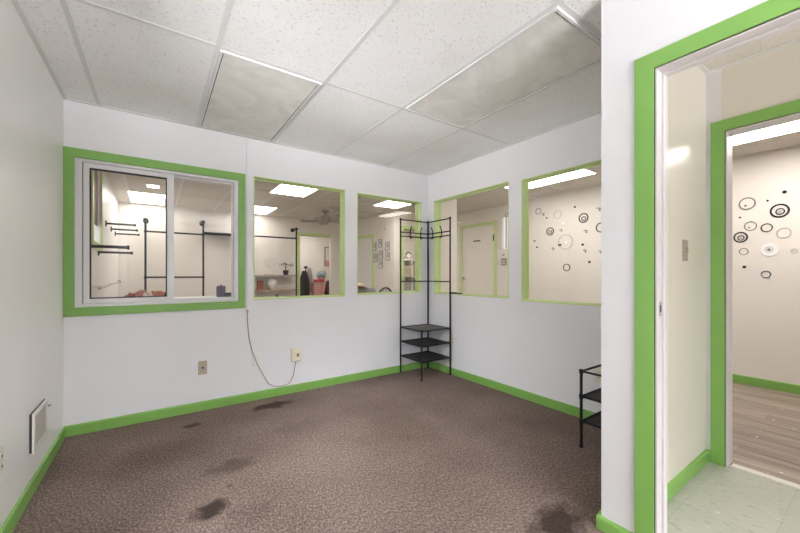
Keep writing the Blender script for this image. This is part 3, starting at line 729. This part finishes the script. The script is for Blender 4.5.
t = thing('round_vase', 'round white vase on the lower shelf', 'vase', (1.917, 7.28, 0.822))
obj('body', lathe(B(), [(0.03, 0), (0.035, 0.01), (0.065, 0.06), (0.095, 0.13), (0.09, 0.17), (0.055, 0.21), (0.035, 0.215)], (1.917, 7.28, 0.822)), 'pale', t, smooth=True)
t = thing('wall_plaque', 'pale round plaque on the far wall above the upper shelf', 'plaque', (1.917, YF, 1.28))
obj('disc', disc(B(), 'y', 1.95, 1.385, 0.115, YF - 0.012, YF, 32), 'pale', t); obj('rim', annulus(B(), 'y', 1.95, 1.385, 0.115, 0.128, YF - 0.018, YF, 32), 'cream', t)
# small green ornament on a plinth below the shelves
t = thing('side_table', 'low cream table below the shelves', 'table', (1.95, 7.0, 0))
obj('table_top', box(B(), 1.6, 2.3, 6.85, 7.15, 0.60, 0.63), 'cream', t)
for x in (1.63, 2.25):
    for y in (6.88, 7.10): obj('leg', box(B(), x, x + 0.03, y, y + 0.03, 0, 0.60), 'cream', t)
t = thing('ornament', 'small dark green ornament below the shelves', 'ornament', (1.94, 7.02, 0.63))
obj('base', lathe(B(), [(0.06, 0), (0.06, 0.012), (0.03, 0.02)], (1.94, 7.02, 0.63)), 'greyb', t, smooth=True)
obj('figure', ball(B(), (1.94, 7.02, 0.70), 0.035, 0.03, 0.055, 12), 'leaf', t, smooth=True)

# display rods on the left shop wall
RG = 'display rods on the left shop wall'
def rod(label, y, z, r=0.012, ln=0.30, m='pipe'):
    t = thing('display_rod', label, 'rod', (XL, y, z), RG)
    obj('bar', bar(B(), (XL + 0.006, y, z), (XL + ln, y, z), r), m, t, smooth=True)
    obj('flange', lathe(B(), [(0.040, 0), (0.040, 0.008), (0.02, 0.014)], (XL, y, z), 'x'), m, t, smooth=True)
    obj('end_cap', lathe(B(), [(r*1.45, 0), (r*1.45, 0.02)], (XL + ln - 0.015, y, z), 'x'), m, t, smooth=True)
rod('uppermost display rod on the left shop wall', 5.74, 1.778)
rod('display rod just below the uppermost one on the left shop wall', 6.33, 1.771)
rod('thin display rod third from the top on the left shop wall', 6.91, 1.762)
rod('thick display rod nearest the sliding window', 4.44, 1.403, 0.015)
rod('lowest black display rod on the left shop wall', 5.05, 1.378)
t = thing('wall_rail', 'white rail with dark end along the left shop wall', 'rail', (XL, 5.9, 1.0))
obj('bar', bar(B(), (XL + 0.09, 4.3, 1.0), (XL + 0.09, 6.35, 1.03), 0.013), 'ringp', t, smooth=True)
for y in (4.6, 6.1): obj('bracket', bar(B(), (XL, y, 1.01), (XL + 0.09, y, 1.012), 0.008), 'whitep', t)
obj('end_cap', ball(B(), (XL + 0.09, 6.36, 1.03), 0.02, 0.02, 0.02, 10), 'pipe', t, smooth=True)

# table with clothes behind window 1
t = thing('display_table', 'white display table just beyond the sliding window', 'table', (0.35, 6.45, 0))
obj('table_top', box(B(), -0.42, 1.12, 5.95, 6.95, 0.725, 0.755), 'whitep', t)
for x in (-0.38, 1.04):
    for y in (5.99, 6.87): obj('leg', box(B(), x, x + 0.04, y, y + 0.04, 0, 0.725), 'whitep', t)
def heap(name, label, cat, c, rx, ry, rz, m, seed, group=None, tags=()):
    bm = B(); rng = random.Random(seed)
    bmesh.ops.create_icosphere(bm, subdivisions=3, radius=1)
    ph = [rng.uniform(0, 6) for _ in range(6)]
    for v in bm.verts:
        n = v.co.normalized()
        k = 0.9 + 0.15*math.sin(5*n.x + ph[0]) + 0.13*math.sin(7*n.y + 3*n.x + ph[1]) + 0.13*math.sin(9*n.z + 6*n.x + ph[2]) + 0.07*math.sin(15*n.x + 11*n.y + ph[3])
        v.co = Vector((n.x*k*rx, n.y*k*ry, max(0, n.z*k*rz + rz*0.25))) + Vector(c)
    return tag(obj(name, bm, m, smooth=True), label, cat, group)
CG = 'clothes heaped on the display table'
heap('folded_garment', 'dull red garment bundled at the left of the display table', 'clothes', (-0.22, 6.42, 0.755), 0.16, 0.14, 0.11, 'fabric_red', 1, CG)
heap('folded_garment', 'cream garment bundled between the red and rust ones', 'clothes', (-0.105, 6.20, 0.755), 0.065, 0.09, 0.11, 'fabric_lt', 2, CG)
heap('folded_garment', 'rust coloured garment bundled right of the cream one', 'clothes', (-0.005, 6.40, 0.755), 0.105, 0.11, 0.11, 'fabric_brown', 5, CG)
heap('folded_garment', 'pale garment lying in front of the dull red one', 'clothes', (-0.24, 6.15, 0.755), 0.10, 0.09, 0.05, 'fabric_lt', 8, CG)
heap('folded_garment', 'small dark garment at the right end of the heap', 'clothes', (0.105, 6.36, 0.755), 0.03, 0.08, 0.08, 'fabric_dark', 9, CG)
t = thing('storage_canister', 'dark purple canister at the right end of the display table', 'canister', (0.845, 6.25, 0.755))
obj('body', lathe(B(), [(0.062, 0), (0.068, 0.05), (0.068, 0.18), (0.055, 0.195), (0.0, 0.198)], (0.845, 6.25, 0.755)), 'purple', t, smooth=True)
obj('lid_knob', lathe(B(), [(0.012, 0), (0.016, 0.012), (0.0, 0.018)], (0.845, 6.25, 0.952)), 'fabric_dark', t, smooth=True)
t = thing('cash_box', 'small black box with a white end beside the purple canister', 'box', (0.925, 6.10, 0.755))
obj('body', box(B(), 0.855, 0.990, 6.06, 6.16, 0.755, 0.845), 'black', t, bevel=0.004)
obj('white_end', box(B(), 0.990, 1.010, 6.07, 6.15, 0.775, 0.83), 'whitep', t, bevel=0.004)

# ------------------------------------------------------------------ ceiling fans and vent
def fan(label, x, y, zb, a0, R=0.50, n=5):
    t = thing('ceiling_fan', label, 'fan', (x, y, HC), 'ceiling fans of the shop')
    obj('canopy', lathe(B(), [(0.02, -0.06), (0.06, -0.03), (0.07, 0)], (x, y, HC)), 'fanw', t, smooth=True)
    obj('rod', bar(B(), (x, y, zb + 0.12), (x, y, HC - 0.05), 0.013), 'fanw', t, smooth=True)
    obj('motor', lathe(B(), [(0.0, -0.05), (0.045, -0.045), (0.05, -0.02), (0.085, 0.0), (0.095, 0.05), (0.09, 0.09), (0.05, 0.125), (0.015, 0.13)], (x, y, zb)), 'fanw', t, smooth=True)
    for k in range(n):
        a = a0 + 2*PI*k/n; u = Vector((math.cos(a), math.sin(a), 0)); w = Vector((-math.sin(a), math.cos(a), 0))
        bm = B(); c = Vector((x, y, zb + 0.01)); lo, hi = [], []
        for s, r in ((-1, 0.10), (-1, 0.16), (-1, R - 0.04), (-0.6, R), (0.6, R), (1, R - 0.04), (1, 0.16), (1, 0.10)):
            hw = 0.02 if r == 0.10 else 0.052
            p = c + u*r + w*s*hw + Vector((0, 0, s*0.012)); lo.append(bm.verts.new(p)); hi.append(bm.verts.new(p + Vector((0, 0, 0.006))))
        m_ = len(lo)
        for i in range(m_): bm.faces.new((lo[i], lo[(i+1) % m_], hi[(i+1) % m_], hi[i]))
        bm.faces.new(list(reversed(lo))); bm.faces.new(hi)
        obj('blade', bm, 'fanw', t)
fan('grey ceiling fan seen in the upper right of the second window', 2.64, 6.27, 2.135, 0.15, 0.46, 5)
fan('ceiling fan whose blades show at the upper left of the third window', 2.50, 4.98, 2.115, -0.61, 0.50, 3)

# ------------------------------------------------------------------ seating behind window 3
t = thing('armchair', 'grey upholstered armchair behind the third window', 'armchair', (3.03, 5.72, 0))
def cushion(name, c, sx, sy, sz, m, parent):
    bm = B(); box(bm, c[0]-sx/2, c[0]+sx/2, c[1]-sy/2, c[1]+sy/2, c[2]-sz/2, c[2]+sz/2)
    return obj(name, bm, m, parent, bevel=min(sx, sy, sz)*0.35, smooth=True)
cushion('seat', (3.03, 5.80, 0.34), 0.50, 0.52, 0.22, 'fabric_grey', t)
cushion('backrest', (3.03, 5.545, 0.585), 0.56, 0.12, 0.61, 'fabric_grey', t)
for x in (2.735, 3.325): cushion('arm', (x, 5.78, 0.42), 0.10, 0.52, 0.34, 'fabric_grey', t)
for x in (2.78, 3.28):
    for y in (5.57, 6.0): obj('leg', bar(B(), (x, y, 0), (x, y, 0.25), 0.02), 'pipe', t)
t = thing('hat', 'straw hat with a dark red band resting on the grey armchair', 'hat', (2.97, 5.545, 0.890))
obj('brim', lathe(B(), [(0.09, 0.012), (0.155, 0.004), (0.16, 0.010), (0.09, 0.02)], (2.97, 5.545, 0.886)), 'maroon', t, smooth=True)
obj('band', lathe(B(), [(0.095, 0.012), (0.093, 0.035)], (2.97, 5.545, 0.89)), 'maroon', t, smooth=True)
obj('crown', lathe(B(), [(0.092, 0.03), (0.085, 0.07), (0.05, 0.09), (0.0, 0.092)], (2.97, 5.545, 0.89)), 'straw', t, smooth=True)
t = thing('dining_chair', 'dark curved-back chair right of the grey armchair', 'chair', (3.20, 5.14, 0))
cx, cy = 3.20, 5.14
obj('seat', lathe(B(), [(0.0, 0.43), (0.18, 0.43), (0.19, 0.445), (0.18, 0.46), (0.0, 0.462)], (cx, cy + 0.05, 0)), 'fabric_dark', t, smooth=True)
pts = [(cx + 0.165*math.cos(a), cy - 0.09 - 0.04*math.sin(a), 0.45 + 0.455*math.sin(a)**0.5 if 0 < a < PI else 0.45) for a in [PI*k/16 for k in range(17)]]
obj('back_hoop', tube(B(), pts, 0.016, 8), 'fabric_dark', t, smooth=True)
for k in range(1, 6):
    x = cx - 0.12 + 0.04*k
    obj('spindle', bar(B(), (x, cy - 0.08, 0.45), (x, cy - 0.12, 0.88), 0.007), 'greyp', t)
for dx in (-0.12, 0.12):
    for dy in (-0.07, 0.17): obj('leg', bar(B(), (cx + dx*1.15, cy + dy*1.15, 0), (cx + dx, cy + dy, 0.44), 0.015), 'fabric_dark', t)

# frames on the nook's side wall
FG = 'small framed prints on the white nook wall'
for y, z, lab in ((6.285, 1.712, 'upper framed print of the left column on the nook wall'), (6.235, 1.484, 'lower framed print of the left column on the nook wall'),
                  (6.055, 1.768, 'top framed print of the middle column on the nook wall'), (6.030, 1.532, 'middle framed print of the middle column on the nook wall'), (6.030, 1.342, 'bottom framed print of the middle column on the nook wall'),
                  (5.775, 1.690, 'upper framed print of the right column on the nook wall'), (5.765, 1.492, 'lower framed print of the right column on the nook wall')):
    t = thing('framed_print', lab, 'picture', (XN, y, z - 0.08), FG)
    obj('frame', frame(B(), 'x', (y-0.070, y+0.070, z-0.085, z+0.085), (y-0.060, y+0.060, z-0.075, z+0.075), XN - 0.016, XN), 'ringg', t)
    p = obj('mat', rect(B(), 'x', y-0.061, y+0.061, z-0.076, z+0.076, XN - 0.010, XN - 0.001), 'pale', t)
    obj('print', rect(B(), 'x', y-0.036, y+0.036, z-0.020, z+0.052, XN - 0.012, XN - 0.009), 'greyp', p)
tag(obj('wall_sensor', rect(B(), 'x', 5.85, 5.90, 2.02, 2.08, XN - 0.02, XN), 'ringp', bevel=0.004), 'small pale sensor box high on the nook wall', 'sensor')

# shelf unit inside the nook
t = thing('bookcase', 'white bookcase with dark boxes inside the green framed opening', 'bookcase', (5.15, 6.98, 0))
bx0, bx1, by0, by1, bt = 4.86, 5.44, 6.84, 7.12, 1.50
for x in (bx0, (bx0+bx1)/2 - 0.01, bx1 - 0.02): obj('side_panel', box(B(), x, x + 0.02, by0, by1, 0, bt), 'whitep', t)
obj('back_panel', box(B(), bx0, bx1, by1 - 0.01, by1, 0, bt), 'whitep', t)
lv = [0.06, 0.40, 0.735, 1.10, bt]
for z in lv: obj('shelf', box(B(), bx0, bx1, by0, by1 - 0.01, z - 0.02, z), 'whitep', t)
for j, z in enumerate(lv[:-1]):
    for i in range(2):
        x0 = bx0 + 0.03 + i*0.28
        tag(obj('storage_box', box(B(), x0, x0 + 0.235, by0 + 0.02, by1 - 0.03, z, z + 0.24), 'tan' if j != 2 else 'greyp', bevel=0.006),
            '%s box on the %s shelf of the white bookcase' % (('left', 'right')[i] + (' tan' if j != 2 else ' grey'), ('bottom', 'second', 'third', 'top')[j]), 'box', 'boxes in the white bookcase')
heap('cloth_bundle', 'dark bundled cloth on top of the bookcase at the left', 'cloth', (4.94, 6.96, bt), 0.06, 0.08, 0.07, 'greyp', 21)
t = thing('ornament', 'white and dark rounded ornament on top of the bookcase', 'ornament', (5.11, 6.96, bt))
obj('body', ball(B(), (5.11, 6.96, bt + 0.075), 0.085, 0.07, 0.075, 14), 'fabric_lt', t, smooth=True)
obj('handle', tube(B(), [(5.11 + 0.07*math.cos(a), 6.96, bt + 0.11 + 0.075*math.sin(a)) for a in [PI*k/10 for k in range(11)]], 0.014, 8), 'fabric_dark', t, smooth=True)

# ------------------------------------------------------------------ stock room seen through the far opening
t = thing('garment_rack', 'garment stand with dark coats behind the far opening', 'rack', (2.92, 8.15, 0))
obj('pole', bar(B(), (2.94, 8.18, 0.02), (2.94, 8.18, 1.30), 0.014), 'pipe', t)
obj('base', lathe(B(), [(0.2, 0), (0.2, 0.015), (0.03, 0.03)], (2.94, 8.18, 0)), 'pipe', t, smooth=True)
obj('top_knob', ball(B(), (2.94, 8.18, 1.305), 0.05, 0.04, 0.035, 10), 'pipe', t, smooth=True)
def coat(label, x, y, z0, z1, w, m, seed):
    bm = B(); rng = random.Random(seed); n = 20; rows = 9; rings = []
    for j in range(rows):
        f = j/(rows-1); z = z1 + (z0 - z1)*f; ww = w*(0.45 + 0.55*min(1, f*3))*(1 + 0.12*f); ring = []
        for k in range(n):
            a = 2*PI*k/n; q = 1 + 0.13*math.sin(4*a + seed + f*2)*f
            ring.append(bm.verts.new((x + ww*math.cos(a)*q, y + 0.6*ww*math.sin(a)*q, z)))
        rings.append(ring)
    for a, b in zip(rings, rings[1:]):
        for k in range(n): bm.faces.new((a[k], a[(k+1) % n], b[(k+1) % n], b[k]))
    bm.faces.new(list(reversed(rings[0]))); bm.faces.new(rings[-1])
    return tag(obj('coat', bm, m, smooth=True), label, 'coat', 'coats on the garment stand')
coat('light coat at the left of the garment stand', 2.71, 8.16, 0.62, 1.23, 0.065, 'fabric_lt', 1)
coat('black coat in the middle of the garment stand', 2.855, 8.04, 0.58, 1.22, 0.110, 'fabric_dark', 2)
coat('grey coat at the right of the garment stand', 3.06, 8.26, 0.70, 1.29, 0.080, 'fabric_grey', 4)
t = thing('stock_table', 'low wooden table behind the far opening', 'table', (3.4, 8.0, 0))
obj('table_top', box(B(), 2.98, 3.85, 7.72, 8.40, 0.615, 0.645), 'wood', t)
for x in (3.16, 3.79):
    for y in (7.74, 8.34): obj('leg', box(B(), x, x + 0.04, y, y + 0.04, 0, 0.615), 'wood', t)
t = thing('gift_box', 'pink and white patterned box at the front of the pile', 'box', (3.10, 7.88, 0.645))
obj('body', box(B(), 2.99, 3.24, 7.78, 7.96, 0.645, 0.915), 'pink', t)
bm = B()
for i in range(4):
    for j in range(4): box(bm, 3.0 + 0.04*i, 3.018 + 0.04*i, 7.776, 7.78, 0.67 + 0.06*j, 0.70 + 0.06*j)
obj('pattern', bm, 'fabric_lt', t); obj('lid', box(B(), 2.985, 3.245, 7.775, 7.965, 0.915, 0.945), 'greyp', t)
heap('bag', 'bright red bag lying on the pink box', 'bag', (3.17, 7.87, 0.945), 0.15, 0.08, 0.085, 'red', 31)
t = thing('toy_ball', 'blue grey ball in a dark ring on top of the pile', 'ball', (3.33, 8.14, 0.645))
obj('stand', lathe(B(), [(0.09, 0), (0.09, 0.02), (0.03, 0.05), (0.03, 0.30), (0.07, 0.375)], (3.33, 8.14, 0.645)), 'fabric_dark', t, smooth=True)
obj('ball', ball(B(), (3.33, 8.14, 1.105), 0.105, 0.10, 0.10, 16), 'teal', t, smooth=True)
obj('ring', tube(B(), [(3.325 + 0.125*math.cos(a), 8.12, 1.10 + 0.118*math.sin(a)) for a in [0.6 + 4.6*k/16 for k in range(17)]], 0.013, 6), 'greyp', t, smooth=True)
heap('bag', 'maroon bag at the right of the pile', 'bag', (3.385, 7.86, 0.645), 0.10, 0.09, 0.27, 'maroon', 33)
heap('bag', 'tan bag under the maroon one at the right edge of the opening', 'bag', (3.56, 7.98, 0.645), 0.09, 0.08, 0.22, 'tan', 34)
t = thing('framed_print', 'tall picture with a grey frame on the stock room wall', 'picture', (3.91, 9.1, 1.36))
obj('frame', frame(B(), 'y', (3.80, 4.02, 1.36, 1.90), (3.822, 3.998, 1.382, 1.878), 9.08, 9.1), 'ringg', t)
obj('print', rect(B(), 'y', 3.82, 4.00, 1.52, 1.88, 9.088, 9.099), 'pale', t); obj('lower_print', rect(B(), 'y', 3.82, 4.00, 1.38, 1.52, 9.086, 9.099), 'pink', t)

# keypad by the shop door
t = thing('keypad', 'grey keypad on the wall right of the white shop door', 'keypad', (XC, 3.945, 1.29))
obj('case', rect(B(), 'x', 3.895, 3.995, 1.295, 1.415, XC - 0.025, XC), 'ringg', t, bevel=0.004)
bm = B()
for i in range(3):
    for j in range(3): rect(bm, 'x', 3.908 + 0.027*i, 3.926 + 0.027*i, 1.31 + 0.03*j, 1.33 + 0.03*j, XC - 0.028, XC - 0.024)
obj('keys', bm, 'ringp', t)
tag(obj('doorbell', rect(B(), 'x', 3.94, 3.985, 1.462, 1.490, XC - 0.018, XC), 'greyp', bevel=0.004), 'small grey bell push just above the keypad', 'bell')

# ------------------------------------------------------------------ round wall decals on the ring wall
DG = 'round decals on the cream shop wall'
X0, X1 = XC - 0.006, XC
def decal(label, y, z, r, style):
    if style == 'dot':
        return tag(obj('wall_decal', disc(B(), 'x', y, z, r, X0, X1, 16), 'ringd'), label, 'wall decal', DG)
    if style == 'bright':
        return tag(obj('wall_decal', disc(B(), 'x', y, z, r, X0, X1, 16), 'ringw'), label, 'wall decal', DG)
    if style == 'curl':
        bm = B(); q = []
        for k in range(9):
            a = 0.4 + 4.2*k/8; q.append((y + r*0.55*math.cos(a) + r*0.25, z + r*0.55*math.sin(a)))
        tube(bm, [(XC - 0.003, *p) for p in q], r*0.16 + 0.001, 6)
        tube(bm, [(XC - 0.003, y - r*0.7, z + r*0.5), (XC - 0.003, y - r*0.3, z - r*0.2), (XC - 0.003, y - r*0.6, z - r*0.6)], r*0.14 + 0.001, 6)
        return tag(obj('wall_decal', bm, 'ringg'), label, 'wall decal', DG)
    m, th = {'dark': ('ringd', 0.20), 'darkdouble': ('ringd', 0.22), 'grey': ('ringg', 0.17), 'greydouble': ('ringg', 0.17), 'pale': ('ringp', 0.16), 'palebig': ('ringp', 0.14),
             'white': ('ringw', 0.45), 'inset': ('ringd', 0.18)}[style]
    o = tag(obj('wall_decal', annulus(B(), 'x', y, z, r*(1-th), r, X0, X1), m), label, 'wall decal', DG)
    def sub(name, bm, mm):
        org = Vector(o.location)
        me = obj(name, bm, mm); me.location = me.location - org; me.parent = o
    if style == 'darkdouble':
        sub('inner_ring', annulus(B(), 'x', y - r*0.05, z - r*0.12, r*0.34, r*0.48, X0, X1), 'ringd')
        sub('inner_dot', disc(B(), 'x', y - r*0.05, z - r*0.12, r*0.22, X0, X1, 16), 'ringp')
    if style == 'greydouble':
        sub('inner_dot', disc(B(), 'x', y + r*0.2, z - r*0.3, r*0.16, X0, X1, 16), 'ringg')
    if style == 'palebig':
        sub('inner_dot', disc(B(), 'x', y - r*0.1, z - r*0.02, r*0.2, X0, X1, 16), 'ringw')
        sub('dark_dash', rect(B(), 'x', y + r*0.55, y + r*0.95, z - r*0.45, z - r*0.22, X0 - 0.002, X1), 'ringd')
    if style == 'white':
        sub('inner_ring', annulus(B(), 'x', y + r*0.1, z, r*0.36, r*0.48, X0, X1), 'ringp')
        sub('inner_dot', disc(B(), 'x', y + r*0.1, z, r*0.22, X0, X1, 16), 'ringg')
        sub('backing', disc(B(), 'x', y, z, r*0.62, X1 - 0.003, X1 - 0.0005, 24), 'ringw')
    if style == 'inset':
        sub('white_surround', annulus(B(), 'x', y, z, r*1.08, r*1.35, X0 + 0.003, X1), 'ringw')  # whitish backing showing around the dark ring
    return o
R5 = 'in the rightmost window'
for lab, y, z, r, s in [
    ('grey ring decal at the upper left %s' % R5, 3.283, 2.138, 0.050, 'grey'),
    ('tiny grey curl decal beside the upper left ring %s' % R5, 3.200, 2.075, 0.032, 'curl'),
    ('tiny dark dot decal below the grey curl %s' % R5, 3.138, 2.014, 0.013, 'dot'),
    ('pale ring decal with a white speck, top centre %s' % R5, 2.958, 2.041, 0.064, 'pale'),
    ('small white dot decal below the pale ring %s' % R5, 2.870, 1.902, 0.020, 'bright'),
    ('highest dark dot decal %s' % R5, 2.692, 2.113, 0.015, 'dot'),
    ('large dark double ring decal right of centre %s' % R5, 2.568, 1.936, 0.070, 'darkdouble'),
    ('grey curl decal at the upper right edge %s' % R5, 2.358, 2.028, 0.036, 'curl'),
    ('dark ring decal cut by the right edge of the rightmost window', 2.330, 1.775, 0.068, 'dark'),
    ('dark double ring decal left of centre %s' % R5, 3.081, 1.796, 0.063, 'darkdouble'),
    ('tiny grey curl decal right of the left double ring %s' % R5, 2.906, 1.795, 0.028, 'curl'),
    ('largest pale ring decal with a white centre %s' % R5, 2.836, 1.615, 0.115, 'palebig'),
    ('grey curl decal below the large double ring %s' % R5, 2.537, 1.741, 0.034, 'curl'),
    ('dark dot decal right of the largest pale ring', 2.579, 1.558, 0.018, 'dot'),
    ('grey curl decal below the dark dot at the right %s' % R5, 2.548, 1.465, 0.032, 'curl'),
    ('small grey curl decal at the lower right edge %s' % R5, 2.340, 1.442, 0.028, 'curl'),
    ('lowest dark dot decal %s' % R5, 2.485, 1.307, 0.017, 'dot'),
    ('lowest grey ring decal %s' % R5, 2.817, 1.235, 0.055, 'dark'),
    ('grey curl decal at the left edge %s' % R5, 3.354, 1.671, 0.028, 'curl'),
    ('dark dot decal just below the left edge curl', 3.309, 1.568, 0.014, 'dot'),
    ('grey curl decal left of the largest pale ring', 3.038, 1.526, 0.030, 'curl'),
    ('small dark ring decal above the keypad by the shop door', 3.893, 2.165, 0.033, 'dark'),
    ('grey ring decal at the top left through the doorway', 0.892, 1.860, 0.064, 'greydouble'),
    ('dark dot decal highest through the doorway', 0.632, 1.929, 0.016, 'dot'),
    ('thick dark ring decal at the top right through the doorway', 0.664, 1.753, 0.068, 'darkdouble'),
    ('grey ring decal in the middle left through the doorway', 0.868, 1.626, 0.048, 'greydouble'),
    ('small thick dark ring decal at centre through the doorway', 0.752, 1.596, 0.043, 'dark'),
    ('dark double ring decal leftmost through the doorway', 0.941, 1.518, 0.056, 'darkdouble'),
    ('pale ring decal at the right through the doorway', 0.637, 1.533, 0.052, 'pale'),
    ('small grey ring decal below the leftmost double ring', 0.918, 1.369, 0.036, 'grey'),
    ('bright white disc decal with a grey centre through the doorway', 0.730, 1.376, 0.064, 'white'),
    ('small pale ring decal at the right edge through the doorway', 0.569, 1.355, 0.023, 'pale'),
    ('lowest dark ring decal in a whitish surround through the doorway', 0.758, 1.132, 0.036, 'inset'),
    ('dark dot decal lowest at the left through the doorway', 0.913, 1.209, 0.015, 'dot'),
    ('tiny dot decal between the two top rings through the doorway', 0.746, 1.865, 0.009, 'dot'),
    ('tiny dot decal above the leftmost double ring', 0.946, 1.724, 0.009, 'dot')]:
    decal(lab, y, z, r, s)
